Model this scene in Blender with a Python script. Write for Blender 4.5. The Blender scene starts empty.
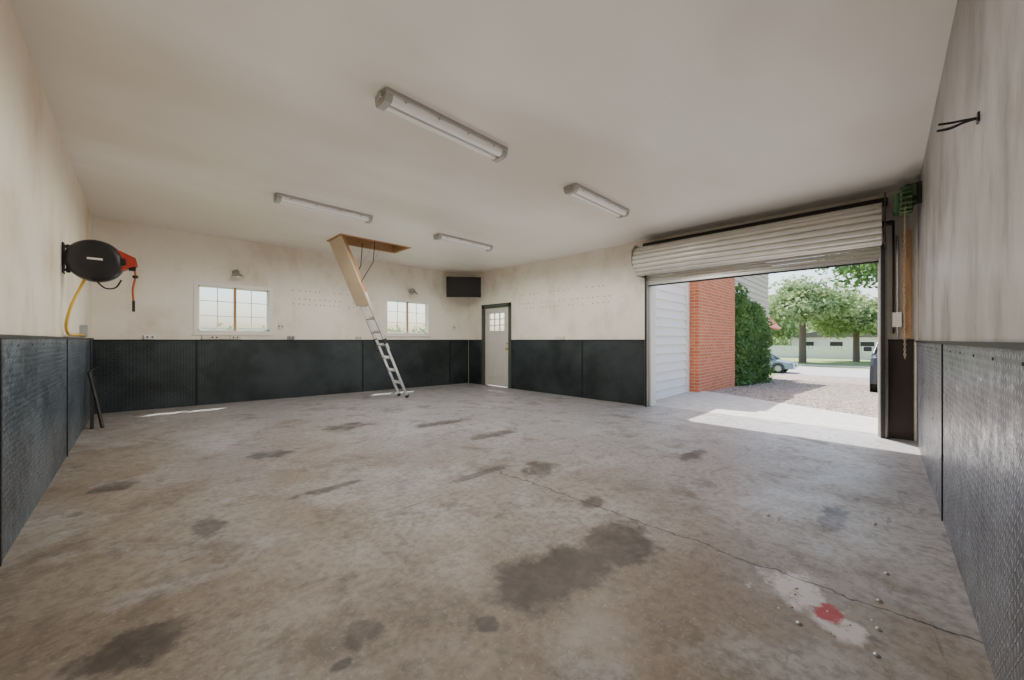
import bpy, math, random, bmesh
import numpy as np
from mathutils import Vector, Matrix
random.seed(7); rng=np.random.default_rng(7)
S=bpy.context.scene
# ------------------------------------------------------------------ dims
XL,XB,YC,YA,ZC=-0.495,6.64,-0.275,8.40,3.06
def fz(x): return 0.11-0.0154*(x+0.5)
# ------------------------------------------------------------------ node helpers
def newmat(name):
    m=bpy.data.materials.new(name); m.use_nodes=True
    nt=m.node_tree; b=nt.nodes['Principled BSDF']; return m,nt,b
class NB:
    def __init__(s,nt): s.nt=nt
    def n(s,t,**k):
        nd=s.nt.nodes.new(t)
        for a,v in k.items(): setattr(nd,a,v)
        return nd
    def inp(s,sock,v):
        if isinstance(v,bpy.types.NodeSocket): s.nt.links.new(v,sock)
        else: sock.default_value=v
    def m(s,op,a,b=0.0,c=None,clamp=False):
        nd=s.n('ShaderNodeMath',operation=op,use_clamp=clamp)
        s.inp(nd.inputs[0],a); s.inp(nd.inputs[1],b)
        if c is not None: s.inp(nd.inputs[2],c)
        return nd.outputs[0]
    def pos(s): return s.n('ShaderNodeNewGeometry').outputs['Position']
    def xyz(s,v):
        nd=s.n('ShaderNodeSeparateXYZ'); s.inp(nd.inputs[0],v); return nd.outputs
    def comb(s,x,y,z):
        nd=s.n('ShaderNodeCombineXYZ'); s.inp(nd.inputs[0],x); s.inp(nd.inputs[1],y); s.inp(nd.inputs[2],z); return nd.outputs[0]
    def noise(s,vec,scale,detail=4,rough=.55,dist=0):
        nd=s.n('ShaderNodeTexNoise'); s.inp(nd.inputs['Vector'],vec)
        nd.inputs['Scale'].default_value=scale; nd.inputs['Detail'].default_value=detail
        nd.inputs['Roughness'].default_value=rough; nd.inputs['Distortion'].default_value=dist
        return nd.outputs[0]
    def mr(s,v,a,b,c=0.0,d=1.0,smooth=True):
        nd=s.n('ShaderNodeMapRange'); nd.interpolation_type='SMOOTHSTEP' if smooth else 'LINEAR'
        s.inp(nd.inputs[0],v)
        for i,x in zip((1,2,3,4),(a,b,c,d)): s.inp(nd.inputs[i],x)
        return nd.outputs[0]
    def mix(s,f,a,b,blend='MIX'):
        nd=s.n('ShaderNodeMix',data_type='RGBA',blend_type=blend)
        s.inp(nd.inputs[0],f)
        for sock,v in ((nd.inputs[6],a),(nd.inputs[7],b)):
            if isinstance(v,(tuple,list)): v=(*v[:3],1)
            s.inp(sock,v)
        return nd.outputs[2]
    def bump(s,h,strength=.3,dist=.01):
        nd=s.n('ShaderNodeBump'); s.inp(nd.inputs['Height'],h)
        nd.inputs['Strength'].default_value=strength; nd.inputs['Distance'].default_value=dist
        return nd.outputs[0]
def simple(name,c,rough=.5,metal=0,var=.12,scale=8,bump=0):
    m,nt,b=newmat(name); N=NB(nt)
    n=N.noise(N.pos(),scale)
    col=N.mix(n,tuple(x*(1-var) for x in c),tuple(min(1,x*(1+var)) for x in c))
    nt.links.new(col,b.inputs['Base Color'])
    b.inputs['Roughness'].default_value=rough; b.inputs['Metallic'].default_value=metal
    if bump: nt.links.new(N.bump(N.noise(N.pos(),scale*6),bump,.005),b.inputs['Normal'])
    return m
# ------------------------------------------------------------------ mesh builder
class MB:
    def __init__(s): s.v=[];s.f=[];s.mi=[];s.sm=[];s.mats=[]
    def slot(s,m):
        if m not in s.mats: s.mats.append(m)
        return s.mats.index(m)
    def add(s,vs,fs,m,smooth=False):
        o=len(s.v); s.v+= [tuple(v) for v in vs]; k=s.slot(m)
        for f in fs: s.f.append(tuple(i+o for i in f)); s.mi.append(k); s.sm.append(smooth)
    def box(s,a,b,m,M=None):
        x0,y0,z0=[min(p,q) for p,q in zip(a,b)]; x1,y1,z1=[max(p,q) for p,q in zip(a,b)]
        vs=[(x0,y0,z0),(x1,y0,z0),(x1,y1,z0),(x0,y1,z0),(x0,y0,z1),(x1,y0,z1),(x1,y1,z1),(x0,y1,z1)]
        if M is not None: vs=[M@Vector(v) for v in vs]
        s.add(vs,[(0,3,2,1),(4,5,6,7),(0,1,5,4),(1,2,6,5),(2,3,7,6),(3,0,4,7)],m)
    def bbox(s,a,b,m,c=.004,M=None):
        lo=[min(p,q) for p,q in zip(a,b)]; hi=[max(p,q) for p,q in zip(a,b)]
        bm=bmesh.new(); bmesh.ops.create_cube(bm,size=1)
        for v in bm.verts: v.co=Vector([(lo[i]+hi[i])/2+v.co[i]*(hi[i]-lo[i]) for i in range(3)])
        c=min(c,min(hi[i]-lo[i] for i in range(3))*.45)
        bmesh.ops.bevel(bm,geom=bm.edges[:],offset=c,segments=2,affect='EDGES',profile=.6)
        if M is not None:
            for v in bm.verts: v.co=M@v.co
        bm.verts.index_update()
        s.add([v.co[:] for v in bm.verts],[[v.index for v in f.verts] for f in bm.faces],m)
        bm.free()
    def tube(s,pts,r,m,n=10,cap=True,smooth=True):
        pts=[Vector(p) for p in pts]; rs=r if isinstance(r,(list,tuple)) else [r]*len(pts)
        vs=[];fs=[]; prev=None
        for i,p in enumerate(pts):
            t=(pts[min(i+1,len(pts)-1)]-pts[max(i-1,0)])
            t=t.normalized() if t.length>1e-9 else (prev[2] if prev else Vector((0,0,1)))
            if prev is None:
                a=Vector((0,0,1)) if abs(t.z)<.9 else Vector((1,0,0)); u=t.cross(a).normalized()
            else:
                u=prev[0]-t*prev[0].dot(t); u.normalize()
            w=t.cross(u); prev=(u,w,t)
            for k in range(n):
                an=2*math.pi*k/n; vs.append(p+(u*math.cos(an)+w*math.sin(an))*rs[i])
        for i in range(len(pts)-1):
            for k in range(n):
                a=i*n+k;b=i*n+(k+1)%n; fs.append((a,b,b+n,a+n))
        s.add(vs,fs,m,smooth)
        if cap:
            s.add(vs[:n],[tuple(range(n))[::-1]],m); s.add(vs[-n:],[tuple(range(n))],m)
    def cyl(s,a,b,r,m,n=24,smooth=True): s.tube([a,b],r,m,n,True,smooth)
    def lathe(s,c,axis,prof,m,n=32):
        c=Vector(c); t=Vector(axis).normalized()
        a=Vector((0,0,1)) if abs(t.z)<.9 else Vector((1,0,0)); u=t.cross(a).normalized(); w=t.cross(u)
        vs=[];fs=[]
        for d,r in prof:
            for k in range(n):
                an=2*math.pi*k/n; vs.append(c+t*d+(u*math.cos(an)+w*math.sin(an))*max(r,1e-4))
        for i in range(len(prof)-1):
            for k in range(n):
                q=i*n+k;p=i*n+(k+1)%n; fs.append((q,p,p+n,q+n))
        s.add(vs,fs,m,True)
    def prism(s,poly,h,m,ax='y',M=None):
        n=len(poly)
        def P(p,t): return {'y':(p[0],t,p[1]),'x':(t,p[0],p[1]),'z':(p[0],p[1],t)}[ax]
        vs=[P(p,h[0]) for p in poly]+[P(p,h[1]) for p in poly]
        if M is not None: vs=[M@Vector(v) for v in vs]
        fs=[tuple(range(n)),tuple(range(2*n-1,n-1,-1))]+[(i,i+n,(i+1)%n+n,(i+1)%n) for i in range(n)]
        s.add(vs,fs,m)
    def build(s,name,parent=None):
        me=bpy.data.meshes.new(name); me.from_pydata(s.v,[],s.f)
        for m in s.mats: me.materials.append(m)
        me.polygons.foreach_set('material_index',s.mi); me.polygons.foreach_set('use_smooth',s.sm)
        bm=bmesh.new(); bm.from_mesh(me); bmesh.ops.recalc_face_normals(bm,faces=bm.faces); bm.to_mesh(me); bm.free()
        me.update()
        o=bpy.data.objects.new(name,me); S.collection.objects.link(o)
        if parent: o.parent=parent
        return o
def empty(name,loc=(0,0,0)):
    o=bpy.data.objects.new(name,None); o.location=loc; S.collection.objects.link(o); return o
# ------------------------------------------------------------------ materials
def mat_floor():
    m,nt,b=newmat('stained_concrete'); N=NB(nt); P=N.pos(); X,Y,Z=N.xyz(P)
    n1=N.noise(P,.5,5,.6); n2=N.noise(P,2.2,8,.68,.4); n3=N.noise(P,24,6,.72); n4=N.noise(P,1.1,7,.62,.5); n5=N.noise(P,6,7,.72,.2); n6=N.noise(P,55,4,.7)
    col=N.mix(N.mr(n1,.36,.62),(.24,.18,.125),(.35,.305,.25))
    far_sheen=N.m('ADD',X,N.m('MULTIPLY',Y,.45))
    col=N.mix(N.mr(far_sheen,1.2,5.5,0,.75),col,(.385,.395,.43))  # bluish daylight sheen toward the far floor, put into the colour
    col=N.mix(N.mr(n4,.47,.64,0,.6),col,(.47,.46,.47))
    col=N.mix(N.mr(n2,.50,.70,0,.68),col,(.125,.095,.07))
    col=N.mix(N.mr(n5,.54,.72,0,.6),col,(.11,.088,.07))
    col=N.mix(N.mr(n3,.40,.66,0,.5),col,(.12,.097,.08))
    col=N.mix(N.mr(n6,.55,.72,0,.4),col,(.50,.47,.45))
    sc=N.noise(N.comb(N.m('MULTIPLY',X,.6),N.m('MULTIPLY',Y,2.4),0),2.6,7,.7,1.2)
    col=N.mix(N.mr(sc,.59,.69,0,.55),col,(.08,.062,.05))
    d1=N.noise(P,4,7,.7); d2=N.noise(N.comb(Y,X,3.0),4.6,7,.7)
    def blob(cx,cy,rx,ry,amp=2.6):
        xx=N.m('ADD',N.m('DIVIDE',N.m('SUBTRACT',X,cx),rx),N.m('MULTIPLY',N.m('SUBTRACT',d1,.5),amp))
        yy=N.m('ADD',N.m('DIVIDE',N.m('SUBTRACT',Y,cy),ry),N.m('MULTIPLY',N.m('SUBTRACT',d2,.5),amp))
        d=N.m('SQRT',N.m('ADD',N.m('MULTIPLY',xx,xx),N.m('MULTIPLY',yy,yy)))
        return N.mr(d,.62,1.08,1,0)
    def mx(l):
        r=l[0]
        for k in l[1:]: r=N.m('MAXIMUM',r,k)
        return r
    big=mx([blob(1.28,1.18,.23,.23,1.7),blob(1.54,1.11,.26,.20,1.7),blob(1.92,1.06,.32,.22,1.7)])
    col=N.mix(N.m('MULTIPLY',big,N.mr(n5,.3,.6,.66,.9)),col,(.05,.034,.025))
    sm=mx([blob(-.03,1.955,.19,.15),blob(2.556,2.2,.24,.18),blob(2.12,2.47,.36,.06),blob(.62,1.42,.08,.08),blob(.98,1.124,.05,.05),
        blob(.504,1.333,.05,.03),blob(-.144,4.14,.16,.13),blob(1.94,5.05,.34,.2),blob(2.265,1.485,.11,.07),blob(3.237,.242,.28,.08),
        blob(.9,4.3,.25,.14),blob(3.1,3.4,.35,.12),blob(3.0,4.4,.5,.12),blob(.3,2.9,.1,.2),blob(1.0,3.0,.3,.06),blob(4.0,1.4,.3,.1)])
    col=N.mix(N.m('MULTIPLY',sm,N.mr(n5,.3,.6,.45,.82)),col,(.05,.038,.031))
    pale=mx([blob(2.16,.31,.21,.15,3.2),blob(1.98,.13,.10,.10,3.0)])
    col=N.mix(N.m('MULTIPLY',pale,N.mr(n5,.42,.52,.15,.85)),col,(.66,.62,.62))
    red=mx([blob(2.05,.17,.085,.045,3.0)])
    col=N.mix(N.m('MULTIPLY',red,.95),col,(.38,.02,.02))
    wob=N.m('ADD',N.m('MULTIPLY',N.m('SUBTRACT',N.noise(P,3.5,4,.6),.5),.22),N.m('MULTIPLY',N.m('SUBTRACT',N.noise(P,25,3,.6),.5),.03))
    cd=N.m('ABSOLUTE',N.m('SUBTRACT',N.m('ADD',X,wob),2.24))
    crack=N.m('MULTIPLY',N.mr(cd,.002,.009,1,0),N.mr(Y,2.3,2.9,1,0))
    col=N.mix(N.m('MULTIPLY',crack,.85),col,(.03,.025,.02))
    nt.links.new(col,b.inputs['Base Color'])
    r=N.mr(n2,.3,.7,.34,.54); nt.links.new(r,b.inputs['Roughness'])
    b.inputs['Specular IOR Level'].default_value=.38
    h=N.m('ADD',N.m('MULTIPLY',n3,.4),N.m('MULTIPLY',crack,-1)); nt.links.new(N.bump(h,.2,.01),b.inputs['Normal'])
    return m
def mat_plate(name,base,metal,rough,bumpS,worn,cell=.04):
    m,nt,b=newmat(name); N=NB(nt); P=N.pos(); X,Y,Z=N.xyz(P)
    a=N.m('DIVIDE',N.m('ADD',X,Y),cell); z=N.m('DIVIDE',Z,cell)
    par=N.m('MODULO',N.m('ADD',N.m('FLOOR',N.m('ADD',a,500)),N.m('FLOOR',N.m('ADD',z,500))),2)
    fa=N.m('SUBTRACT',N.m('FRACT',N.m('ADD',a,500)),.5); fb=N.m('SUBTRACT',N.m('FRACT',N.m('ADD',z,500)),.5)
    sgn=N.m('SUBTRACT',N.m('MULTIPLY',par,2),1); fa2=N.m('MULTIPLY',fa,sgn)
    p=N.m('DIVIDE',N.m('MULTIPLY',N.m('ADD',fa2,fb),.707),.56); q=N.m('DIVIDE',N.m('MULTIPLY',N.m('SUBTRACT',fa2,fb),.707),.17)
    d=N.m('SQRT',N.m('ADD',N.m('MULTIPLY',p,p),N.m('MULTIPLY',q,q)))
    mask=N.mr(d,.5,1.0,1,0)
    n=N.noise(P,1.6,5,.6); n2=N.noise(P,14,5,.6)
    col=N.mix(N.mr(n,.3,.7),tuple(x*.6 for x in base),tuple(x*1.45 for x in base))
    col=N.mix(N.m('MULTIPLY',mask,worn),col,tuple(min(1,x*3.6) for x in base))
    nt.links.new(col,b.inputs['Base Color']); b.inputs['Metallic'].default_value=metal
    nt.links.new(N.mr(n2,.3,.7,rough-.07,rough+.12),b.inputs['Roughness'])
    nt.links.new(N.bump(mask,bumpS,.005),b.inputs['Normal'])
    return m
def mat_wall(name,c,dirt,amt,lo=.5):
    m,nt,b=newmat(name); N=NB(nt); P=N.pos(); X,Y,Z=N.xyz(P)
    a=N.m('ADD',X,Y)
    n=N.noise(P,.8,6,.62); st=N.noise(N.comb(N.m('MULTIPLY',a,1.3),0,N.m('MULTIPLY',Z,.6)),1.5,6,.65); fine=N.noise(P,9,6,.7)
    col=N.mix(fine,tuple(x*.94 for x in c),tuple(min(1,x*1.05) for x in c))
    col=N.mix(N.m('MULTIPLY',N.mr(st,lo,.74,0,1),amt),col,dirt)
    col=N.mix(N.mr(n,.48,.72,0,amt*.7),col,tuple(x*.9 for x in dirt))
    g=N.m('MULTIPLY',N.mr(Z,2.4,3.06,0,.35),N.mr(n,.3,.6,.3,1))
    col=N.mix(g,col,dirt)
    nt.links.new(col,b.inputs['Base Color']); b.inputs['Roughness'].default_value=.45
    nt.links.new(N.bump(fine,.05,.01),b.inputs['Normal'])
    return m
def mat_ceiling():
    m,nt,b=newmat('painted_ceiling'); N=NB(nt); P=N.pos(); X,Y,Z=N.xyz(P)
    n=N.noise(N.comb(N.m('MULTIPLY',X,.5),Y,Z),.45,4,.5)
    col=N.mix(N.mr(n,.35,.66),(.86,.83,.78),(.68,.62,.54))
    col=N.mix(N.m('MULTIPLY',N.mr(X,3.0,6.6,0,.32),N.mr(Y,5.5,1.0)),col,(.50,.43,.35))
    fr=N.m('ABSOLUTE',N.m('SUBTRACT',N.m('FRACT',N.m('DIVIDE',N.m('ADD',Y,.24+12.0),1.22)),.5))
    seam=N.mr(fr,.497,.5,0,.10); col=N.mix(seam,col,(.4,.36,.3))
    nt.links.new(col,b.inputs['Base Color']); b.inputs['Roughness'].default_value=.42
    nt.links.new(N.bump(N.noise(P,1.3,3),.08,.05),b.inputs['Normal'])
    return m
def mat_glass():
    m,nt,b=newmat('window_glass'); nt.nodes.remove(b); out=nt.nodes['Material Output']
    N=NB(nt); t=N.n('ShaderNodeBsdfTransparent'); t.inputs[0].default_value=(.95,.97,.96,1)
    g=N.n('ShaderNodeBsdfGlossy'); g.inputs['Roughness'].default_value=.05
    mx=N.n('ShaderNodeMixShader'); mx.inputs[0].default_value=.06
    nt.links.new(t.outputs[0],mx.inputs[1]); nt.links.new(g.outputs[0],mx.inputs[2]); nt.links.new(mx.outputs[0],out.inputs[0])
    return m
def mat_brick():
    m,nt,b=newmat('red_brick'); N=NB(nt); X,Y,Z=N.xyz(N.pos())
    br=N.n('ShaderNodeTexBrick'); N.inp(br.inputs['Vector'],N.comb(N.m('ADD',X,Y),Z,0))
    br.inputs['Color1'].default_value=(.66,.19,.08,1); br.inputs['Color2'].default_value=(.52,.13,.055,1); br.inputs['Mortar'].default_value=(.58,.37,.26,1)
    br.inputs['Scale'].default_value=1; br.inputs['Brick Width'].default_value=.21; br.inputs['Row Height'].default_value=.075; br.inputs['Mortar Size'].default_value=.008
    nt.links.new(br.outputs[0],b.inputs['Base Color']); b.inputs['Roughness'].default_value=.85
    nt.links.new(N.bump(N.m('SUBTRACT',1,br.outputs['Fac']),.5,.008),b.inputs['Normal'])
    return m
def mat_leaf(name,c1,c2):
    m,nt,b=newmat(name); N=NB(nt); n=N.noise(N.pos(),3.0,4); oi=N.noise(N.pos(),.5,3)
    col=N.mix(N.mr(n,.3,.7),c1,c2); col=N.mix(N.mr(oi,.4,.65,0,.4),col,tuple(min(1,x*1.5) for x in c2))
    nt.links.new(col,b.inputs['Base Color']); b.inputs['Roughness'].default_value=.55
    tr=N.n('ShaderNodeBsdfTranslucent'); nt.links.new(col,tr.inputs[0])
    mx=N.n('ShaderNodeMixShader'); mx.inputs[0].default_value=.35
    out=nt.nodes['Material Output']; nt.links.new(b.outputs[0],mx.inputs[1]); nt.links.new(tr.outputs[0],mx.inputs[2]); nt.links.new(mx.outputs[0],out.inputs[0])
    return m
def mat_ground(name,c1,c2,scale,bump=.3,vor=False):
    m,nt,b=newmat(name); N=NB(nt); P=N.pos()
    n=N.noise(P,scale,6,.7); l=N.noise(P,.4,4)
    col=N.mix(N.mr(n,.3,.7),c1,c2); col=N.mix(N.mr(l,.4,.7,0,.3),col,c1)
    h=n
    if vor:
        v=N.n('ShaderNodeTexVoronoi'); N.inp(v.inputs['Vector'],P); v.inputs['Scale'].default_value=24
        h=N.m('SUBTRACT',1,v.outputs['Distance'])
        bw=N.n('ShaderNodeRGBToBW'); nt.links.new(v.outputs['Color'],bw.inputs[0])
        col=N.mix(N.mr(bw.outputs[0],.3,.8,0,1),c1,c2)
    nt.links.new(col,b.inputs['Base Color']); b.inputs['Roughness'].default_value=.9
    nt.links.new(N.bump(h,bump,.02),b.inputs['Normal']); return m
M_floor=mat_floor()
M_plateC=mat_plate('diamond_plate_steel',(.17,.18,.20),.8,.33,1.0,.6,.034)
M_plateL=mat_plate('diamond_plate_left',(.12,.15,.18),.7,.36,.9,.35,.034)
M_plateA=mat_plate('diamond_plate_dark',(.036,.046,.048),.45,.36,.3,.15)
M_wallA=mat_wall('stained_wall_paint',(.84,.79,.69),(.55,.43,.29),.55)
M_wallL=mat_wall('stained_wall_paint_left',(.82,.74,.61),(.52,.36,.20),.65)
M_wallC=mat_wall('smoky_wall_paint',(.40,.38,.36),(.14,.11,.08),.85,.42)
M_ceil=mat_ceiling(); M_glass=mat_glass(); M_brick=mat_brick()
M_trim=simple('black_trim',(.02,.021,.023),.45,.5)
M_alu=simple('aluminium',(.62,.62,.62),.32,.9); M_wood=simple('pine_wood',(.46,.26,.12),.6,0,.25,14)
M_panelw=simple('hatch_panel_paint',(.56,.43,.30),.55,0,.12,5)
M_white=simple('white_vinyl',(.82,.80,.75),.4,0,.06); M_lens=simple('acrylic_lens',(.90,.89,.86),.25,0,.05)
M_fix=simple('fixture_enamel',(.42,.40,.37),.4,.2,.08)
M_blk=simple('black_plastic',(.012,.012,.014),.35,0,.2); M_rub=simple('black_rubber',(.02,.02,.02),.8)
M_scr=simple('tv_screen',(.006,.006,.008),.2)
M_red=simple('red_plastic',(.42,.035,.015),.4); M_yel=simple('yellow_hose_rubber',(.62,.40,.03),.5); M_org=simple('orange_hose_rubber',(.42,.09,.02),.5); M_rope=simple('tan_rope',(.42,.28,.13),.8)
M_gal=simple('galvanised_steel',(.45,.45,.44),.4,.8,.2,20); M_dstl=simple('dark_steel',(.045,.043,.040),.5,.6,.3,10)
M_slat=simple('door_slat_paint',(.56,.53,.47),.38,.25,.18,5)
M_door=simple('door_paint',(.62,.61,.55),.45,0,.08,4); M_dframe=simple('door_frame_green',(.07,.08,.062),.5)
M_brass=simple('brass',(.6,.42,.16),.3,1); M_grey=simple('grey_box',(.35,.36,.36),.5,.2)
M_out=simple('outlet_plastic',(.72,.66,.55),.4); M_hole=simple('wall_anchor',(.16,.12,.08),.7)
M_siding=simple('white_siding',(.86,.83,.80),.6,0,.05,3); M_beige=simple('beige_siding',(.72,.67,.55),.6,0,.06,3)
M_rake=simple('redbrown_trim',(.46,.12,.07),.6); M_roof=simple('asphalt_shingles',(.17,.15,.14),.9,0,.3,20)
M_conc=mat_ground('driveway_concrete',(.42,.39,.36),(.58,.55,.52),5,.15)
M_gravel=mat_ground('gravel_bed',(.12,.095,.08),(.48,.40,.34),16,.9,True)
M_asph=mat_ground('asphalt',(.30,.30,.31),(.40,.40,.40),30,.2)
M_grass=mat_ground('lawn_grass',(.12,.19,.05),(.28,.35,.12),12,.6)
M_stone=simple('gravel_stone',(.40,.34,.29),.85,0,.5,9)
M_bark=simple('bark',(.16,.12,.09),.9,0,.3,12,bump=.5)
M_leaf1=mat_leaf('leaves_light',(.16,.26,.10),(.36,.45,.22)); M_leaf2=mat_leaf('leaves_dark',(.05,.14,.035),(.14,.27,.07)); M_leaf3=mat_leaf('ivy_leaves',(.05,.13,.03),(.17,.30,.08))
M_fence=simple('white_fence_paint',(.85,.84,.80),.6); M_tan=simple('tan_stucco',(.58,.48,.36),.8); M_lite=simple('pale_stucco',(.84,.82,.78),.8)
# ------------------------------------------------------------------ shell
def fgrid(name,x0,x1,y0,y1,zf,m,thick,nx=2,ny=2):
    mb=MB(); xs=np.linspace(x0,x1,nx+1); ys=np.linspace(y0,y1,ny+1)
    vs=[(x,y,zf(x,y)) for x in xs for y in ys]; k=ny+1
    fs=[(i*k+j,(i+1)*k+j,(i+1)*k+j+1,i*k+j+1) for i in range(nx) for j in range(ny)]
    mb.add(vs,fs,m)
    for (a,b) in [((x0,y0),(x1,y0)),((x1,y0),(x1,y1)),((x1,y1),(x0,y1)),((x0,y1),(x0,y0))]:
        za=zf(*a); zb=zf(*b); mb.add([(*a,za),(*b,zb),(*b,zb-thick),(*a,za-thick)],[(0,1,2,3)],m)
    return mb.build(name)
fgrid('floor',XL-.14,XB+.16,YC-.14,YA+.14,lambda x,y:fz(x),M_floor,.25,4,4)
def wall(name,axis,c0,c1,u0,u1,z0,z1,holes,m):
    us=sorted({u0,u1,*[h[0] for h in holes],*[h[1] for h in holes]}); zs=sorted({z0,z1,*[h[2] for h in holes],*[h[3] for h in holes]})
    mb=MB()
    for a,b in zip(us,us[1:]):
        for c,d in zip(zs,zs[1:]):
            mu,mz=(a+b)/2,(c+d)/2
            if any(h[0]<mu<h[1] and h[2]<mz<h[3] for h in holes): continue
            if axis=='y': mb.box((a,c0,c),(b,c1,d),m)
            else: mb.box((c0,a,c),(c1,b,d),m)
    return mb.build(name)
T=.16
W1=(.68,1.83,1.34,2.22); W2=(4.15,5.36,1.34,2.22)
DR=(6.71,7.75,-.02,2.12); GD=(.04,3.07,-.05,2.50)
wall('wall_back','y',YA,YA+T,XL-T,XB+T,-.1,ZC+.2,[W1,W2],M_wallA)
wall('wall_left','x',XL-T,XL,YC-T,YA,-.1,ZC+.2,[],M_wallL)
wall('wall_door','x',XB,XB+T,YC-T,YA,-.1,ZC+.2,[DR,GD],M_wallA)
wall('wall_near','y',YC-T,YC,XL,XB,-.1,ZC+.2,[],M_wallC)
HX0,HX1,HY0,HY1=2.49,3.80,6.68,7.30
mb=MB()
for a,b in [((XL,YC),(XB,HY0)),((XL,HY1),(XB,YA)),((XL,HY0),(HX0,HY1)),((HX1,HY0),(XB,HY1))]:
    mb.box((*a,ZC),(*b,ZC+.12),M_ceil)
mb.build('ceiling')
mb=MB(); mb.box((XL-.25,YC-.25,ZC+.75),(XB+.22,YA+.25,ZC+.85),M_roof); mb.box((XL-.16,YC-.16,ZC+.2),(XB+.16,YC,ZC+.75),M_beige)
mb.box((XL-.16,YA,ZC+.2),(XB+.16,YA+.16,ZC+.75),M_beige); mb.box((XL-.16,YC,ZC+.2),(XL,YA,ZC+.75),M_beige); mb.box((XB,YC,ZC+.2),(XB+.16,YA,ZC+.75),M_beige)
mb.build('garage_roof')
def wains(name,axis,c,sgn,u0,u1,ztop,seams,m):
    mb=MB(); edges=[u0,*seams,u1]
    for a,b in zip(edges,edges[1:]):
        if axis=='y': mb.bbox((a+.004,c,0),(b-.004,c+sgn*.012,ztop),m,.003)
        else: mb.bbox((c,a+.004,.0),(c+sgn*.012,b-.004,ztop),m,.003)
    for q in seams:
        if axis=='y': mb.box((q-.016,c,.0),(q+.016,c+sgn*.018,ztop),M_trim)
        else: mb.box((c,q-.016,.0),(c+sgn*.018,q+.016,ztop),M_trim)
    u=u0+.15
    while u<u1:
        p=(u,c+sgn*.012,ztop-.05) if axis=='y' else (c+sgn*.012,u,ztop-.05)
        mb.lathe(p,(0,sgn,0) if axis=='y' else (sgn,0,0),[(0,.006),(.003,.005),(.004,0)],M_dstl,8)
        u+=.4
    if axis=='y': mb.box((u0,c,ztop-.012),(u1,c+sgn*.022,ztop+.008),M_trim)
    else: mb.box((c,u0,ztop-.012),(c+sgn*.022,u1,ztop+.008),M_trim)
    mb.build(name)
wains('trim_1','y',YA,-1,XL,XB,1.22,[.705,3.6,6.0],M_plateA)
wains('trim_2','x',XL,1,YC,YA-.03,1.24,[.64,3.08,5.52,7.96],M_plateL)
wains('trim_3','x',XB,-1,3.12,6.66,1.22,[4.53],M_plateA)
wains('trim_4','x',XB,-1,7.80,YA-.03,1.22,[],M_plateA)
wains('trim_5','y',YC,1,XL+.03,XB-.03,1.205,[1.13,3.70],M_plateC)
wains('trim_6','x',XB,-1,YC+.03,-.02,1.22,[],simple('brown_plate',(.05,.035,.03),.45,.4))
# ------------------------------------------------------------------ windows
def window(name,W):
    x0,x1,z0,z1=W; y=YA; mb=MB(); f=.045; e=.012
    for a,b in (((x0-e,z0-e),(x1+e,z0+f)),((x0-e,z1-f),(x1+e,z1+e)),((x0-e,z0+f),(x0+f,z1-f)),((x1-f,z0+f),(x1+e,z1-f))):
        mb.box((a[0],y-.012,a[1]),(b[0],y,b[1]),M_white)
        mb.box((max(a[0],x0),y,max(a[1],z0)),(min(b[0],x1),y+.11,min(b[1],z1)),M_white)
    xm=(x0+x1)/2
    for k,(a,b,yy) in enumerate([(x0+f,xm+.02,y+.045),(xm-.02,x1-f,y+.075)]):
        s=.028
        mb.box((a,yy,z0+f),(a+s,yy+.025,z1-f),M_white);mb.box((b-s,yy,z0+f),(b,yy+.025,z1-f),M_white)
        mb.box((a,yy,z0+f),(b,yy+.025,z0+f+s),M_white);mb.box((a,yy,z1-f-s),(b,yy+.025,z1-f),M_white)
        mb.box((a+s,yy+.010,z0+f+s),(b-s,yy+.014,z1-f-s),M_glass)
        mm=(a+b)/2; mb.box((mm-.006,yy+.005,z0+f),(mm+.006,yy+.02,z1-f),M_white)
        for t in (1/3,2/3):
            zz=z0+f+(z1-z0-2*f)*t; mb.box((a,yy+.005,zz-.006),(b,yy+.02,zz+.006),M_white)
    mb.box((xm-.018,y+.035,z0+f),(xm+.018,y+.044,z1-f),M_wood)
    mb.bbox((x0-.03,y-.03,z0-.035),(x1+.03,y,z0-.012),M_white,.003)
    mb.build(name)
window('window_1',W1);window('window_2',W2)
# ------------------------------------------------------------------ man door
mb=MB(); y0,y1,_,zt=DR
mb.bbox((XB-.02,y0-.05,0),(XB+.12,y0+.05,zt+.05),M_dframe);mb.bbox((XB-.02,y1-.05,0),(XB+.12,y1+.05,zt+.05),M_dframe);mb.bbox((XB-.02,y0-.05,zt-.05),(XB+.12,y1+.05,zt+.05),M_dframe)
a,b=y0+.055,y1-.055; xd=XB+.03; zb=.012
l0,l1,lz0,lz1=a+.17,b-.17,1.45,1.93
mb.box((xd,a,zb),(xd+.045,b,lz0),M_door);mb.box((xd,a,lz1),(xd+.045,b,zt-.06),M_door)
mb.box((xd,a,lz0),(xd+.045,l0,lz1),M_door);mb.box((xd,l1,lz0),(xd+.045,b,lz1),M_door)
mb.box((xd+.02,l0,lz0),(xd+.024,l1,lz1),M_glass)
for t in (0,1/3,2/3,1):
    yy=l0+(l1-l0)*t; mb.box((xd-.008,yy-.012,lz0-.012),(xd+.03,yy+.012,lz1+.012),M_door)
    zz=lz0+(lz1-lz0)*t; mb.box((xd-.008,l0,zz-.012),(xd+.03,l1,zz+.012),M_door)
for (p,q) in ((a+.12,(a+b)/2-.05),((a+b)/2+.05,b-.12)):
    mb.bbox((xd-.010,p,.22),(xd+.001,q,1.25),M_door,.006); mb.bbox((xd-.016,p+.04,.26),(xd-.008,q-.04,1.21),M_door,.004)
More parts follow.
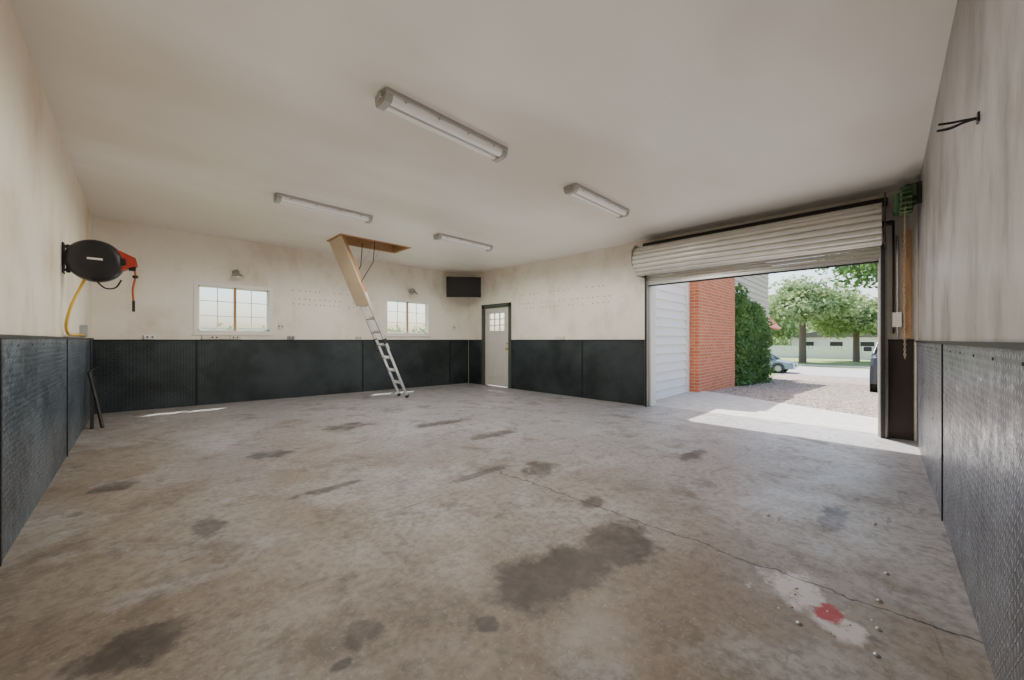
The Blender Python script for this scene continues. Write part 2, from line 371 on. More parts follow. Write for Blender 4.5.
mb.lathe((xd,a+.07,1.0),(-1,0,0),[(0,.03),(.008,.03),(.012,.012),(.035,.012),(.04,.026),(.06,.03),(.07,.02),(.072,0)],M_brass)
mb.lathe((xd,a+.07,1.13),(-1,0,0),[(0,.028),(.012,.026),(.014,0)],M_brass)
mb.build('door_1')
# ------------------------------------------------------------------ roll-up garage door
RC=(XB-.29,2.62)
mb=MB(); NS=18; na=NS*8; vs=[];fs=[]
for i in range(na+1):
    an=2*math.pi*i/na; t=(i%8)/8; r=.222+.032*math.sin(math.pi*t)**.5
    for y in (GD[0]-.01,GD[1]+.06): vs.append((RC[0]+r*math.cos(an),y,RC[1]+r*math.sin(an)))
fs=[(2*i,2*i+1,2*i+3,2*i+2) for i in range(na)]
mb.add(vs,fs,M_slat)
for y in (GD[0]-.01,GD[1]+.06): mb.lathe((RC[0],y,RC[1]),(0,1,0),[(0,0.02),(0.002,.22)],M_dstl)
for k in range(6):
    z=2.60-.058*k; mb.prism([(XB-.050,z),(XB-.066,z-.012),(XB-.068,z-.040),(XB-.050,z-.056),(XB-.044,z-.03)],(GD[0]+.0,GD[1]),M_slat)
mb.bbox((XB-.09,GD[0]+.02,2.215),(XB-.03,GD[1]-.02,2.262),M_gal); mb.bbox((XB-.075,GD[0]+.02,2.195),(XB-.045,GD[1]-.02,2.215),M_rub)
mb.build('garage_door')
mb=MB()
for y0_,y1_ in ((GD[0]-.055,GD[0]+.01),(GD[1]-.01,GD[1]+.045)):
    for (xa,xb_) in ((XB-.10,XB-.075),(XB-.042,XB-.018)): mb.bbox((xa,y0_,0.0),(xb_,y1_,2.42),M_gal,.002)
    yw=y0_ if y0_<1 else y1_-.008
    mb.bbox((XB-.1,yw,0),(XB-.001,yw+.008,2.42),M_gal,.002)
    mb.bbox((XB-.115,min(y0_,y1_)+.015,0.0),(XB-.1,max(y0_,y1_)-.01,2.42),M_dstl,.002)
yb=GD[0]-.045; mb.bbox((XB-.56,yb,2.34),(XB-.001,yb+.014,2.92),M_dstl,.004)
yb=GD[1]+.075; mb.prism([(XB-.001,2.36),(XB-.3,2.36),(XB-.545,2.56),(XB-.545,2.78),(XB-.4,2.90),(XB-.001,2.90)],(yb,yb+.012),M_slat)
mb.bbox((XB-.06,GD[0]-.06,2.90),(XB-.001,GD[1]+.1,3.0),M_dstl)
mb.cyl((RC[0],GD[0]-.10,RC[1]),(RC[0],GD[1]+.12,RC[1]),.03,M_dstl,16)
mb.build('garage_door_tracks')
mb=MB()
mb.bbox((XB+.0,GD[1]-.035,0),(XB+.20,GD[1]+.0,2.5),M_white);mb.bbox((XB,GD[0],0),(XB+.2,GD[0]+.03,2.5),M_white)
mb.bbox((XB+.10,GD[0]+.03,2.42),(XB+.2,GD[1]-.035,2.5),M_white)
mb.bbox((XB+.161,GD[1],0),(XB+.18,GD[1]+.1,2.6),M_white);mb.bbox((XB+.161,GD[0]-.1,0),(XB+.18,GD[0],2.6),M_white);mb.bbox((XB+.161,GD[0]-.1,2.5),(XB+.18,GD[1]+.1,2.6),M_white)
mb.build('trim_7')
# chain hoist (operator)
mb=MB(); ox,oy,oz=5.92,-.15,2.74
Mgrn=simple('hoist_green',(.06,.12,.055),.5,.2,.4,20)
mb.lathe((ox,oy-.05,oz),(0,1,0),[(0,0),(0,.12),(.012,.13),(.025,.10),(.06,.10),(.072,.13),(.085,.12),(.085,0)],Mgrn)
for k in range(16):
    an=2*math.pi*k/16; mb.bbox((-.012,-.045,.115),(.012,.045,.150),Mgrn,.003,Matrix.Translation((ox,oy-.008,oz))@Matrix.Rotation(an,4,'Y'))
mb.bbox((ox-.06,oy-.09,oz-.05),(ox+.06,oy-.05,oz+.17),Mgrn,.01); mb.bbox((ox+.12,oy-.07,oz-.08),(ox+.34,oy+.09,oz+.14),Mgrn,.03)
mb.cyl((ox+.1,oy,oz+.02),(ox+.56,oy,oz+.02),.045,M_dstl); mb.lathe((ox-.02,oy-.055,oz),(0,-1,0),[(0,.05),(.03,.045),(.04,0)],M_dstl,16)
mb.bbox((ox-.05,YC+.001,oz+.12),(XB-.02,YC+.03,oz+.17),M_dstl); mb.bbox((ox-.03,YC+.001,oz-.05),(ox+.03,oy,oz+.17),M_dstl)
mb.build('chain_hoist')
mb=MB()
def chain(x,y,z0,z1,m):
    n=int((z0-z1)/.028)
    for k in range(n):
        z=z0-k*.028; pts=[]
        for j in range(9):
            an=2*math.pi*j/8; c=math.cos(an)*.007; s_=math.sin(an)*.018
            pts.append((x+(c if k%2 else 0),y+(0 if k%2 else c),z+s_))
        mb.tube(pts,.0022,m,5,False)
chain(ox-.11,oy,oz,1.0,M_rope); chain(ox+.11,oy,oz,1.0,M_gal)
mb.build('hoist_chain')
mb=MB()
mb.bbox((XB-.04,-.22,1.24),(XB-.001,-.15,2.55),M_wood); mb.cyl((XB-.035,-.105,1.24),(XB-.035,-.105,2.5),.014,M_gal,10)
mb.cyl((XB-.03,-.070,1.3),(XB-.03,-.070,2.7),.010,M_dstl,8); mb.bbox((XB-.07,-.14,1.38),(XB-.001,-.06,1.56),M_white)
mb.tube([(XB-.06,-.17,2.3),(XB-.08,-.17,2.0),(XB-.06,-.16,1.6),(XB-.06,-.165,1.3)],.006,M_rope,8)
mb.build('door_controls')
# ------------------------------------------------------------------ ceiling lights
FILL_ENERGY=35
def fixture(x0,x1,y):
    e=empty('ceiling_light',((x0+x1)/2,y,ZC)); L=(x1-x0)/2
    mb=MB()
    prof=[(-.095,0),(-.095,-.03),(-.085,-.035),(.085,-.035),(.095,-.03),(.095,0)]
    mb.prism(prof,(-L,L),M_fix,'x'); mb.build('housing',e)
    mb=MB(); pr=[(-.082,-.034),(-.080,-.052),(-.072,-.072),(-.052,-.084),(-.030,-.084),(-.014,-.070),(.014,-.070),(.030,-.084),(.052,-.084),(.072,-.072),(.080,-.052),(.082,-.034)]
    n=len(pr); vs=[(x,p[0],p[1]) for x in (-L+.05,L-.05) for p in pr]; mb.add(vs,[(i,i+1,i+1+n,i+n) for i in range(n-1)],M_lens,True)
    for k in range(int(2*L/.3)):
        x=-L+.15+k*.3; mb.bbox((x,-.090,-.05),(x+.018,-.08,-.015),M_gal,.002); mb.bbox((x,.08,-.05),(x+.018,.090,-.015),M_gal,.002)
    mb.build('lens',e)
    mb=MB()
    for s in(-1,1):
        pe=[(-.09,-.03),(-.084,-.064),(-.066,-.089),(-.03,-.094),(.03,-.094),(.066,-.089),(.084,-.064),(.09,-.03)]
        mb.prism(pe,(s*(L-.055),s*L),M_fix,'x')
        mb.bbox((s*(L+.002)-.01,-.03,-.05),(s*(L+.002)+.01,.03,-.01),M_gal,.003)
    mb.box((-L+.06,-.012,-.076),(L-.06,.012,-.068),M_fix)
    mb.build('end_caps',e)
    for k in range(3):  # fixtures themselves are unlit; spots added below them to fill the room
        ld=bpy.data.lights.new('added_fill','SPOT'); ld.energy=FILL_ENERGY; ld.spot_size=math.radians(176); ld.spot_blend=.35; ld.shadow_soft_size=0.0; ld.color=(1,.955,.90)
        lo=bpy.data.objects.new('added_fill_%d'%(k+1),ld); S.collection.objects.link(lo); lo.parent=e; lo.location=(-.4+.4*k,0,-.11)
    return e
for x0,x1,y in ((1.27,2.50,2.65),(3.62,4.90,2.65),(1.22,2.45,5.45),(3.65,4.88,5.5)): fixture(x0,x1,y)
for k,(x,y) in enumerate(((1.5,1.6),(4.6,1.9),(1.6,5.8),(4.6,5.4))):  # upward spots without any fixture, added to brighten ceiling and upper walls
    ld=bpy.data.lights.new('added_uplight','SPOT'); ld.energy=(52,36,50,46)[k]; ld.spot_size=math.radians(172); ld.spot_blend=.6; ld.shadow_soft_size=0.0; ld.color=(1,.95,.89)
    lo=bpy.data.objects.new('added_uplight',ld); S.collection.objects.link(lo); lo.location=(x,y,.35); lo.rotation_euler=(math.pi,0,0)
# ------------------------------------------------------------------ attic ladder
e=empty('attic_ladder',(0,0,0))
mb=MB(); w=.02
mb.box((HX0,HY0,ZC-.005),(HX0+w,HY1,ZC+.28),M_wood);mb.box((HX1-w,HY0,ZC-.005),(HX1,HY1,ZC+.28),M_wood)
mb.box((HX0+w,HY0,ZC-.005),(HX1-w,HY0+w,ZC+.28),M_wood);mb.box((HX0+w,HY1-w,ZC-.005),(HX1-w,HY1,ZC+.28),M_wood)
c=.03
mb.box((HX0-c,HY0-c,ZC-.014),(HX1+c,HY0,ZC),M_wood);mb.box((HX0-c,HY1,ZC-.014),(HX1+c,HY1+c,ZC),M_wood);mb.box((HX1,HY0,ZC-.014),(HX1+c,HY1,ZC),M_wood);mb.box((HX0-c,HY0,ZC-.014),(HX0,HY1,ZC),M_wood)
mb.build('hatch_frame',e)
Tp=Vector((HX0+.03,0,ZC-.01)); Bp=Vector((3.82,0,fz(3.82))); d=(Bp-Tp); Ln=d.length; d.normalize()
nrm=Vector((-d.z,0,d.x))
if nrm.z<0: nrm=-nrm
yc=(HY0+HY1)/2
Ml=Matrix(((d.x,0,nrm.x,Tp.x),(0,1,0,yc),(d.z,0,nrm.z,Tp.z),(0,0,0,1)))
mb=MB(); mb.bbox((0,-.285,-.035),(1.27,.285,-.015),M_panelw,.003,Ml); mb.build('hatch_panel',e)
mb=MB()
for s in(-1,1):
    mb.bbox((.02,s*.19-.012,-.014),(1.22,s*.19+.012,.07),M_wood,.003,Ml)
    mb.bbox((1.05,s*.19-.014,.0),(2.2,s*.19+.014,.055),M_alu,.003,Ml)
    mb.bbox((2.0,s*.165-.014,.002),(Ln-.02,s*.165+.014,.05),M_alu,.003,Ml)
    mb.bbox((Ln-.06,s*.165-.02,-.006),(Ln-.012,s*.165+.02,.055),M_rub,.004,Ml)
    mb.bbox((1.98,s*.19-.018,-.008),(2.08,s*.19+.018,.062),M_dstl,.003,Ml)
t=.18
while t<Ln-.1:
    mt=M_wood if t<1.15 else M_alu; ww=.18 if t<2.1 else .155
    Mr=Ml@Matrix.Translation((t,0,.028))@Matrix.Rotation(math.radians(-20),4,'Y')
    mb.bbox((-.012,-ww,-.035),(.012,ww,.035),mt,.003,Mr); t+=.275
mb.build('ladder_sections',e)
mb=MB()
for s in(-1,1):
    P1=Ml@Vector((.85,s*.275,-.01)); P0=Vector((HX0+.62,yc+s*.275,ZC+.06)); Pm=(P1+P0)/2+Vector((.10,0,-.02))
    mb.tube([P0,Pm],.008,M_dstl,8); mb.tube([Pm,P1],.008,M_dstl,8)
    pts=[];q0=Vector((HX0+.85,yc+s*.27,ZC+.1));q1=Pm
    for i in range(90):
        tt=i/89; p=q0.lerp(q1,tt); pts.append(p+Vector((0,math.cos(i*1.3)*.010,math.sin(i*1.3)*.010)))
    mb.tube(pts,.0025,M_gal,5)
mb.build('hinge_arms',e)
# ------------------------------------------------------------------ television
e=MB(); tvc=Vector((6.00,7.78,2.60))
F=Matrix.Translation(tvc)@Matrix.Rotation(math.radians(-40),4,'Z')@Matrix.Rotation(math.radians(6),4,'X')
e.bbox((-.45,-.02,-.265),(.45,.03,.265),M_blk,.008,F); e.box((-.435,-.0215,-.245),(.435,-.0195,.25),M_scr,F)
e.bbox((-.2,.03,-.15),(.2,.06,.15),M_dstl,.005,F)
e.tube([F@Vector((0,.05,0)),(6.3,8.1,2.6),(6.60,8.3,2.6)],.02,M_dstl,8); e.bbox((6.58,8.22,2.45),(6.635,8.38,2.75),M_dstl)
e.build('television')
# ------------------------------------------------------------------ barn lights
def barn(x,z):
    mb=MB(); y=YA
    mb.lathe((x,y,z+.03),(0,-1,0),[(0,.055),(.015,.055),(.022,.03),(.024,0)],M_gal)
    pts=[(x,y-.02,z+.03),(x,y-.07,z+.06),(x,y-.12,z+.075),(x,y-.17,z+.06),(x,y-.19,z+.02)]
    mb.tube(pts,.010,M_gal,10)
    mb.lathe((x,y-.19,z+.035),(0,0,-1),[(0,0),(0,.028),(.035,.032),(.045,.05),(.085,.095),(.105,.11),(.107,.112),(.103,.106),(.084,.09),(.045,.045),(.035,.0)],M_gal)
    mb.lathe((x,y-.19,z-.0),(0,0,-1),[(0,.014),(.03,.024),(.055,.028),(.075,.018),(.082,0)],M_lens,16)
    mb.build('barn_wall_lamp')
barn(1.26,2.42);barn(4.80,2.42)
# ------------------------------------------------------------------ hose reel
def spl(P,n=8):
    P=[Vector(p) for p in P]; out=[]; Q=[P[0]]+P+[P[-1]]
    for i in range(1,len(Q)-2):
        for k in range(n):
            t=k/n; a,b_,c_,d_=Q[i-1],Q[i],Q[i+1],Q[i+2]
            out.append(.5*((2*b_)+(c_-a)*t+(2*a-5*b_+4*c_-d_)*t*t+(3*b_-a-3*c_+d_)*t**3))
    out.append(P[-1]); return out
mb=MB(); c=Vector((-.29,5.36,1.975))
def disc(yy,sg):
    mb.lathe((c.x,yy,c.z),(0,sg,0),[(0,.165),(.0,.185),(.012,.195),(.03,.19),(.045,.165),(.052,.12),(.048,.10),(.052,.06),(.056,.0)],M_blk,40)
disc(c.y-.05,-1);disc(c.y+.05,1)
mb.lathe((c.x,c.y-.07,c.z),(0,1,0),[(0,.17),(.02,.195),(.12,.195),(.14,.17)],M_blk,40)
mb.bbox((c.x-.05,c.y-.1075,c.z+.0),(c.x+.05,c.y-.104,c.z+.018),M_white,.001)
mb.prism([(c.x+.08,c.z+.12),(c.x+.15,c.z+.12),(c.x+.27,c.z+.06),(c.x+.285,c.z-.01),(c.x+.22,c.z-.04),(c.x+.10,c.z-.13)],(c.y-.085,c.y+.085),M_red)
mb.prism([(c.x+.14,c.z+.05),(c.x+.20,c.z+.04),(c.x+.205,c.z-.02),(c.x+.15,c.z-.05)],(c.y-.095,c.y-.084),M_blk)
mb.bbox((c.x+.22,c.y-.03,c.z-.06),(c.x+.275,c.y+.03,c.z+.02),M_blk,.008)
mb.bbox((XL+.001,c.y-.06,c.z-.14),(XL+.012,c.y+.06,c.z+.14),M_dstl); mb.cyl((XL+.035,c.y,c.z-.13),(XL+.035,c.y,c.z+.13),.014,M_dstl,12)
mb.bbox((XL+.01,c.y-.04,c.z+.1),(c.x,c.y+.04,c.z+.115),M_dstl);mb.bbox((XL+.01,c.y-.04,c.z-.115),(c.x,c.y+.04,c.z-.1),M_dstl)
mb.tube(spl([(c.x+.24,c.y,c.z+.0),(c.x+.262,c.y,c.z-.04),(c.x+.268,c.y,c.z-.12),(c.x+.25,c.y,c.z-.25),(c.x+.255,c.y,c.z-.36)]),.009,M_org,8)
mb.cyl((c.x+.255,c.y,c.z-.36),(c.x+.255,c.y,c.z-.47),.012,M_blk,10); mb.lathe((c.x+.268,c.y,c.z-.10),(0,0,-1),[(0,0),(.005,.022),(.03,.022),(.035,0)],M_rub,14)
mb.tube(spl([(c.x-.06,c.y-.02,c.z-.16),(c.x-.10,c.y-.03,c.z-.28),(XL+.06,c.y-.12,c.z-.45),(XL+.03,c.y-.1,c.z-.62),(XL+.03,c.y+.1,c.z-.70),(XL+.03,c.y+.7,c.z-.70),(XL+.03,c.y+1.4,1.28)]),.011,M_yel,8)
mb.tube(spl([(c.x+.0,c.y,c.z-.18),(c.x+.06,c.y,c.z-.25),(c.x+.13,c.y,c.z-.24),(c.x+.17,c.y,c.z-.16)]),.007,M_rub,8)
mb.build('hose_reel')
mb=MB(); mb.bbox((XL,6.75,1.26),(XL+.06,6.9,1.40),M_grey); mb.cyl((XL+.03,6.83,1.25),(XL+.03,6.83,1.27),.02,M_brass,8); mb.build('junction_box')
mb=MB(); bx=-.32
mb.tube([(bx,6.95,fz(bx)+.014),(bx-.06,7.12,.45),(bx-.13,7.25,.80)],.018,M_dstl,8); mb.tube([(bx-.13,7.25,.80),(bx-.10,7.27,.84),(bx-.05,7.27,.86)],.016,M_dstl,8)
mb.prism([(7.0,fz(bx)),(7.09,fz(bx)),(7.28,.74),(7.21,.74)],(-.43,-.40),M_dstl,'x')
mb.build('pry_bar')
def outlet(name,a,b,m=M_out):
    mb=MB(); mb.bbox(a,b,m,.004)
    cx=(a[0]+b[0])/2
    if abs(a[1]-b[1])<abs(a[0]-b[0]):
        for dx in (-.03,.03): mb.box((cx+dx-.012,min(a[1],b[1])-.002,(a[2]+b[2])/2-.012),(cx+dx+.012,min(a[1],b[1]),(a[2]+b[2])/2+.012),M_blk)
    mb.build(name)
for x,wd,m in ((.13,.14,M_white),(.95,.35,M_out),(1.25,.16,M_out),(2.15,.13,M_grey),(3.5,.12,M_out)): outlet('wall_outlet',(x-wd/2,YA-.03,1.235),(x+wd/2,YA,1.30),m)
outlet('light_switch',(1.93,YA-.03,1.42),(2.01,YA,1.55),M_out); outlet('light_switch',(6.1,YA-.03,1.5),(6.18,YA,1.62),M_out)
outlet('wall_outlet',(XB-.03,5.0,1.24),(XB,5.25,1.3),M_out)
mb=MB()
for row,z in enumerate((1.95,2.05,2.22)):
    for i in range(13):
        x=2.2+i*.1+random.gauss(0,.012)
        if random.random()<.8: mb.cyl((x,YA-.004,z),(x,YA,z),.011,M_hole,8,False)
for row,z in enumerate((1.98,2.10,2.32)):
    for i in range(20):
        y=3.9+i*.125+random.gauss(0,.015)
        if random.random()<.8: mb.cyl((XB-.004,y,z),(XB,y,z),.012,M_hole,8,False)
mb.build('wall_anchors')
mb=MB(); x,z=2.46,2.14
mb.bbox((x-.02,YC,z-.02),(x+.02,YC+.008,z+.02),M_blk,.002)
for s,zz in ((-.02,.006),(.0,-.010),(.02,.0)): mb.tube(spl([(x,YC,z),(x+s*.5,YC+.04,z+zz*.3),(x+s,YC+.08,z+zz-.004),(x+s*1.4,YC+.115,z+zz)]),.005,M_blk,8)
mb.build('cable_stub')
mb=MB()
for x,y in ((2.076,.02),(1.896,.023),(2.617,-.004),(1.886,.2475),(2.31,.02),(2.95,.55),(3.3,.05)):
    z=fz(x); mb.lathe((x,y,z),(0,0,1),[(0,.011),(.004,.011),(.008,.008),(.010,0)],M_gal,12)
for i in range(16):
    x=2.1+random.gauss(0,.12); y=.27+random.gauss(0,.10); s=random.uniform(.003,.006)
    mb.lathe((x,max(y,-.15),fz(x)),(0,0,1),[(0,s),(s*.5,s*.7),(s*.7,0)],random.choice([M_white,M_hole]),6)
mb.build('floor_bolts')
# ------------------------------------------------------------------ exterior
def gz(x,y=0):
    if x<9: return 0
    t=min(1,(x-9)/22); return -1.02*(t*t*(3-2*t)*.3+t*.7)
fgrid('lawn',XB+.3,110,-70,90,lambda x,y:gz(x)-.06,M_grass,.05,130,4)
fgrid('back_lawn',-40,XB+.28,YA+.3,90,lambda x,y:-.06,M_grass,.05,2,4)
fgrid('driveway_gravel',7.3,30.5,-9,4.6,lambda x,y:gz(x)-.015,M_gravel,.05,60,2)
mb=MB(); ap=[(XB+.16,-1.2),(8.15,-1.2),(8.2,.2),(9.4,2.6),(9.7,3.3),(XB+.16,3.3)]
mb.prism(ap,(-.12,0.0),M_conc,'z'); mb.build('driveway_apron')
fgrid('street',30.5,40,-70,90,lambda x,y:gz(x)-.03,M_asph,.05,10,2)
fgrid('sidewalk',42,43.6,-70,90,lambda x,y:gz(x)-.01,M_conc,.05,3,2)
n=5600; vs=[];fs=[]
octv=np.array([(1,0,0),(0,1,0),(-1,0,0),(0,-1,0),(0,0,1),(0,0,-1)],float); octf=[(0,1,4),(1,2,4),(2,3,4),(3,0,4),(1,0,5),(2,1,5),(3,2,5),(0,3,5)]
k=0
while k<n:
    x=8.2+rng.random()**1.6*12; y=-2+rng.random()*5.2
    if x<8.2+max(0,(y-.2))*.5+.05: continue
    s=.014+rng.random()*.028; v=octv*s*np.array([1,.6+rng.random()*.5,.6]); a=rng.random()*6.28
    R=np.array([[math.cos(a),-math.sin(a),0],[math.sin(a),math.cos(a),0],[0,0,1]]); v=v@R.T+np.array([x,y,gz(x)-.012])
    o=len(vs); vs+=v.tolist(); fs+=[tuple(i+o for i in f) for f in octf]; k+=1
mb=MB(); mb.add(vs,fs,M_stone); mb.build('gravel_stones')
def siding(mb,x0,x1,y,z0,z1,m,ex=.17):
    z=z0
    while z<z1:
        zt=min(z+ex,z1); mb.prism([(y+.03,z),(y-.044,z),(y-.046,z+.012),(y-.004,zt),(y+.03,zt)],(x0,x1),m,'x'); z+=ex
mb=MB()
siding(mb,XB+.19,9.2,3.35,-.02,2.72,M_siding,.19); mb.box((XB+.19,3.38,-.2),(9.2,7,2.72),M_siding); mb.bbox((9.1,3.28,-.05),(9.22,3.36,2.72),M_white)
mb.prism([(3.29,2.72),(7,4.4),(7,4.5),(3.29,2.80)],(XB+.19,9.2),M_roof,'x')
mb.box((9.22,3.08,-.2),(12.2,3.9,3.9),M_brick)
siding(mb,12.2,19,3.55,-.4,4.2,M_beige,.2); mb.box((12.2,3.58,-.8),(19,8,4.2),M_beige); mb.box((9.22,3.9,-.3),(12.2,8,3.9),M_beige)
mb.prism([(3.35,4.2),(8,6.2),(8,6.3),(3.35,4.3)],(9.2,19.2),M_roof,'x')
mb.box((19.2,4.0,-1),(21.2,8,2.0),M_tan); mb.prism([(4.0,2.0),(8,2.0),(6.0,4.5)],(19.2,21.2),M_tan,'x')
mb.prism([(3.45,1.75),(6.0,4.85),(6.0,4.65),(3.6,1.7)],(18.9,21.4),M_rake,'x'); mb.prism([(8.45,1.75),(6.0,4.85),(6.0,4.65),(8.3,1.7)],(18.9,21.4),M_rake,'x')
mb.build('house')
def leaves(name,clumps,size,m,trunk=None,shell=.55):
    V=[];Fc=[];o=0
    for (cx,cy,cz,rx,ry,rz,n) in clumps:
        d=rng.normal(size=(n,3)); d/=np.linalg.norm(d,axis=1)[:,None]; r=(shell+(1-shell)*rng.random(n))[:,None]
        p=np.array([cx,cy,cz])+d*r*np.array([rx,ry,rz])
        u=rng.normal(size=(n,3)); u/=np.linalg.norm(u,axis=1)[:,None]; w=np.cross(u,rng.normal(size=(n,3))); w/=np.linalg.norm(w,axis=1)[:,None]
        s=size*(.6+.8*rng.random(n))[:,None]
        q=np.stack([p-u*s,p-w*s*.5,p+u*s,p+w*s*.5],1).reshape(-1,3); V.append(q)
        Fc.append((np.arange(n*4).reshape(-1,4)+o)); o+=n*4
    V=np.concatenate(V); Fc=np.concatenate(Fc)
    mb=MB(); mb.add(V.tolist(),[tuple(int(i) for i in f) for f in Fc],m)
    if trunk:
        for t in trunk: mb.tube(t[0],t[1],M_bark,8)
    mb.build(name)
def tree(x,y,h,r,m,size=.16,n=9000,name='tree',low=0):
    z=gz(x)-.06; cl=[]; k=20; tr=[([(x,y,z),(x+.1,y,z+h*.35),(x,y+.1,z+h*.75)],[r*.06,r*.05,r*.02])]
    for i in range(k):
        a=i*2.4; rr=r*.66*math.sqrt((i+.5)/k); zz=z+h*(.62-low)+h*.30*math.cos(rr/r*2)*random.uniform(.0,1)-h*.14*random.random()
        px,py=x+rr*math.cos(a),y+rr*math.sin(a); q=r*random.uniform(.26,.44)
        cl.append((px,py,zz,q,q,q*.75,n//k)); tr.append(([(x,y,z+h*.4),((x+px)/2,(y+py)/2,z+h*.52),(px,py,zz)],[r*.03,r*.02,r*.008]))
    leaves(name,cl,size,m,tr,.2)
tree(48,6.0,10,5.6,M_leaf1,.20,14000,low=.08); tree(54,2.2,9.0,5.0,M_leaf1,.22,11000,low=.12); tree(46,-6,10,5,M_leaf2,.22,6000); tree(66,12,9,5,M_leaf1,.28,6000,low=.1)
tree(21,-2.0,8.0,4.3,M_leaf2,.10,20000)
cl=[]
for i in range(46):
    y=-60+i*3.2+random.random(); cl.append((84+random.random()*6,y,1.5+random.random()*1.2,4,4,2.6+random.random()*1.3,320))
leaves('distant_treeline',cl,.5,M_leaf1)
cl=[]
for i in range(22):
    x=12.5+i*.19; top=2.72-.19*(x-12.4)-random.random()*.25
    z=gz(x)
    while z<top:
        cl.append((x,3.30-random.random()*.12,z+.15,.33,.32,.33,130)); z+=.33
leaves('climbing_ivy',cl,.055,M_leaf3,[([(12.8+.6*j,3.4,gz(12.8+.6*j)-.06),(12.9+.6*j,3.35,1.0),(12.7+.6*j,3.4,1.9)],[.03,.02,.01]) for j in range(6)],.5)
# backyard
cl=[(-9+i*1.9+random.random()*.9,22+random.random(),.9+random.random()*.5,1.0,.8,1.1,220) for i in range(16)]
leaves('hedge',cl,.13,M_leaf1)
tree(-3.0,30,6,2.6,M_leaf1,.18,3000)
mb=MB()
for i in range(120): mb.bbox((-12+i*.25,24.2,-.06),(-12+i*.25+.235,24.225,1.85),M_fence,.003)
mb.box((-12,24.225,.3),(18,24.26,.4),M_fence); mb.box((-12,24.225,1.4),(18,24.26,1.5),M_fence); mb.build('yard_fence')
# across the street
mb=MB(); g=gz(60)
for i in range(120): mb.box((60,-26+i*.35,g-.06),(60.03,-26+i*.35+.32,g+1.5),M_fence)
mb.box((60.03,-26,g+.3),(60.08,16,g+.4),M_fence); mb.build('street_fence')
mb=MB(); g=gz(66)
mb.box((66,-4,g-.06),(74,9.5,g+2.7),M_lite); mb.prism([(-4.6,g+2.6),(2.75,g+4.4),(10.1,g+2.6)],(65.5,74.5),M_roof,'x')
for y in(-3,1,4,7): mb.box((65.94,y,g+.9),(66,y+1.3,g+2),M_blk)
mb.build('neighbor_house')
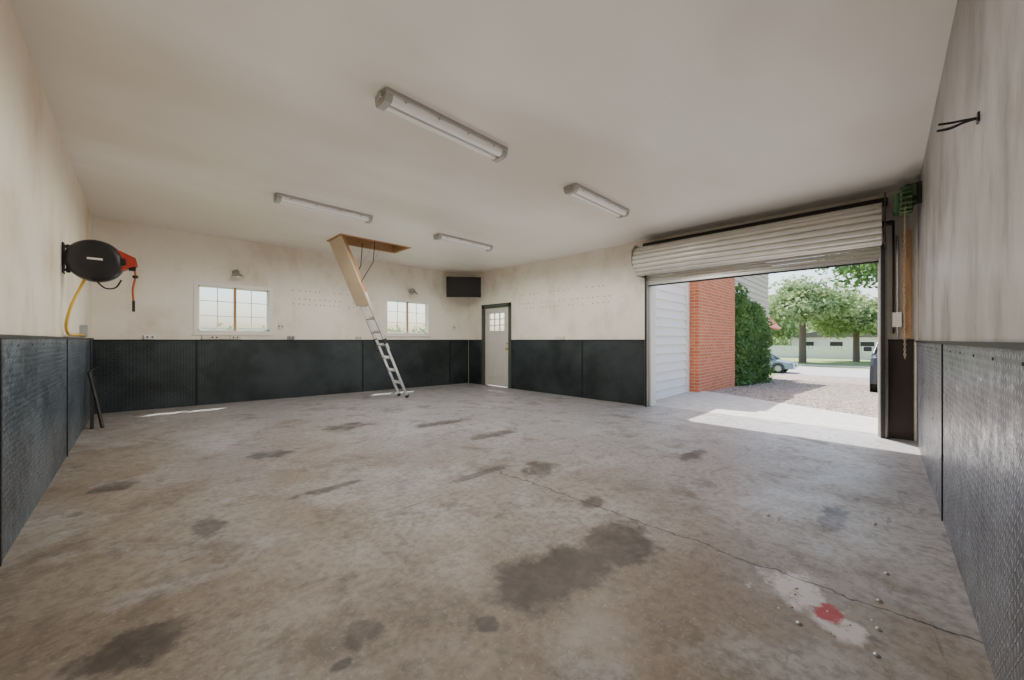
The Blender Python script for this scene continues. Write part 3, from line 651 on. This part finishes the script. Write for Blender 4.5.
# vehicles
M_cg=simple('car_glass',(.02,.025,.03),.08); M_tire=M_rub
def car(name,paint,loc,rot,L=4.5,W=1.78,H=1.45,suv=False):
    e=empty(name,loc); e.rotation_euler=(0,0,rot)
    if suv: low=[(-L/2,.35),(-L/2,.85),(-L/2+.1,1.05),(-L/2+1.25,1.15),(L/2-.1,1.15),(L/2,1.0),(L/2,.35)]; cab=[(-L/2+1.1,1.13),(-L/2+1.75,H-.06),(-L/2+2.0,H),(L/2-.45,H),(L/2-.3,H-.06),(L/2-.08,1.13)]
    else: low=[(-L/2,.3),(-L/2-.02,.55),(-L/2+.12,.72),(-L/2+1.15,.92),(L/2-.7,.96),(L/2-.05,.85),(L/2,.5),(L/2-.05,.3)]; cab=[(-L/2+1.0,.9),(-L/2+1.75,H-.06),(-L/2+2.1,H),(L/2-1.5,H-.01),(L/2-1.2,H-.06),(L/2-.5,.94)]
    mb=MB()
    def shell(prof,w0,w1,m):
        n=len(prof); zc0=min(p[1] for p in prof); zc1=max(p[1] for p in prof)
        ring=[]
        for yy,sc in ((-1,.94),(-.93,1),(.93,1),(1,.94)):
            for p in prof:
                w=w0+(w1-w0)*(p[1]-zc0)/(zc1-zc0); ring.append((p[0]*sc,yy*w/2,zc0+(p[1]-zc0)*(.96 if sc<1 else 1)))
        fs=[tuple(range(n))[::-1],tuple(range(3*n,4*n))]
        for k in range(3):
            for i in range(n): fs.append((k*n+i,k*n+(i+1)%n,(k+1)*n+(i+1)%n,(k+1)*n+i))
        mb.add(ring,fs,m)
    shell(low,W,W*.98,paint); shell(cab,W*.94,W*.74,M_cg)
    zr=H-.03; mb.bbox((cab[2][0]-.12,-W*.365,zr),(cab[3][0]+.12,W*.365,H+.015),paint,.02)
    for s in(-1,1):
        for xx,x2 in ((cab[0][0],cab[1][0]),(cab[-1][0],cab[-2][0]),((cab[0][0]+cab[-1][0])/2,(cab[0][0]+cab[-1][0])/2)):
            mb.tube([(xx,s*W*.465,cab[0][1]),(x2,s*W*.375,H-.04)],.035,paint,8)
    rw=.37 if suv else .32
    for x in (-L/2+.85,L/2-.85):
        for s in(-1,1):
            y=s*(W/2-.1)
            mb.lathe((x,y-s*.11,rw),(0,s,0),[(0,.02),(0,rw*.9),(.02,rw),(.2,rw),(.22,rw*.93),(.222,rw*.68),(.2,rw*.64)],M_tire,28)
            mb.lathe((x,y-s*.11+s*.2,rw),(0,s,0),[(0,rw*.66),(.01,rw*.6),(.0,rw*.5),(.02,.06),(.03,0)],M_gal,10)
            mb.lathe((x,y-s*.10,rw+.02),(0,s,0),[(.19,rw*1.2),(.2015,rw*1.2),(.2015,rw)],M_blk,28)
    for s in(-1,1):
        mb.bbox((-L/2-.02,s*W*.32-.16,low[2][1]-.2),(-L/2+.06,s*W*.32+.16,low[2][1]-.05),M_lens,.02); mb.bbox((L/2-.05,s*W*.36-.1,.72),(L/2+.015,s*W*.36+.1,.88),M_red,.02)
        mb.bbox((cab[0][0]+.3,s*(W/2)-.02,.98 if not suv else 1.2),(cab[0][0]+.42,s*(W/2+.16),1.1 if not suv else 1.34),paint,.02)
    mb.bbox((-L/2-.03,-W*.2,.45),(-L/2+.03,W*.2,.62),M_blk,.01)
    mb.build('body',e); return e
car('car',simple('blue_grey_paint',(.20,.28,.38),.25,.3,.05),(31.8,6.6,gz(31.8)-.03),math.pi/2,4.5)
car('suv',simple('dark_paint',(.07,.075,.09),.2,.4,.05),(16.4,-.62,gz(16.4)-.0),0,4.7,1.86,1.75,True)
# ------------------------------------------------------------------ light
w=bpy.data.worlds.new('sky'); S.world=w; w.use_nodes=True; nt=w.node_tree; bg=nt.nodes['Background']
sky=nt.nodes.new('ShaderNodeTexSky'); sky.sky_type='NISHITA'; sky.sun_disc=False; sky.sun_elevation=math.radians(60); sky.sun_rotation=math.radians(45); sky.air_density=1.0; sky.dust_density=3.0
nt.links.new(sky.outputs[0],bg.inputs[0]); bg.inputs[1].default_value=.50
sd=bpy.data.lights.new('sun','SUN'); sd.energy=13; sd.angle=math.radians(.6); sd.color=(1,.96,.9)
so=bpy.data.objects.new('sun',sd); S.collection.objects.link(so); so.location=(10,10,20); so.rotation_euler=Vector((-.43,-.42,-1)).to_track_quat('-Z','Y').to_euler()
cd=bpy.data.cameras.new('camera'); cd.sensor_width=36; cd.lens=36*373.5/1024; cd.clip_start=.02; cd.clip_end=500
co=bpy.data.objects.new('camera',cd); S.collection.objects.link(co); co.location=(0,0,1.22); co.rotation_euler=(math.pi/2,0,-math.pi/4); S.camera=co
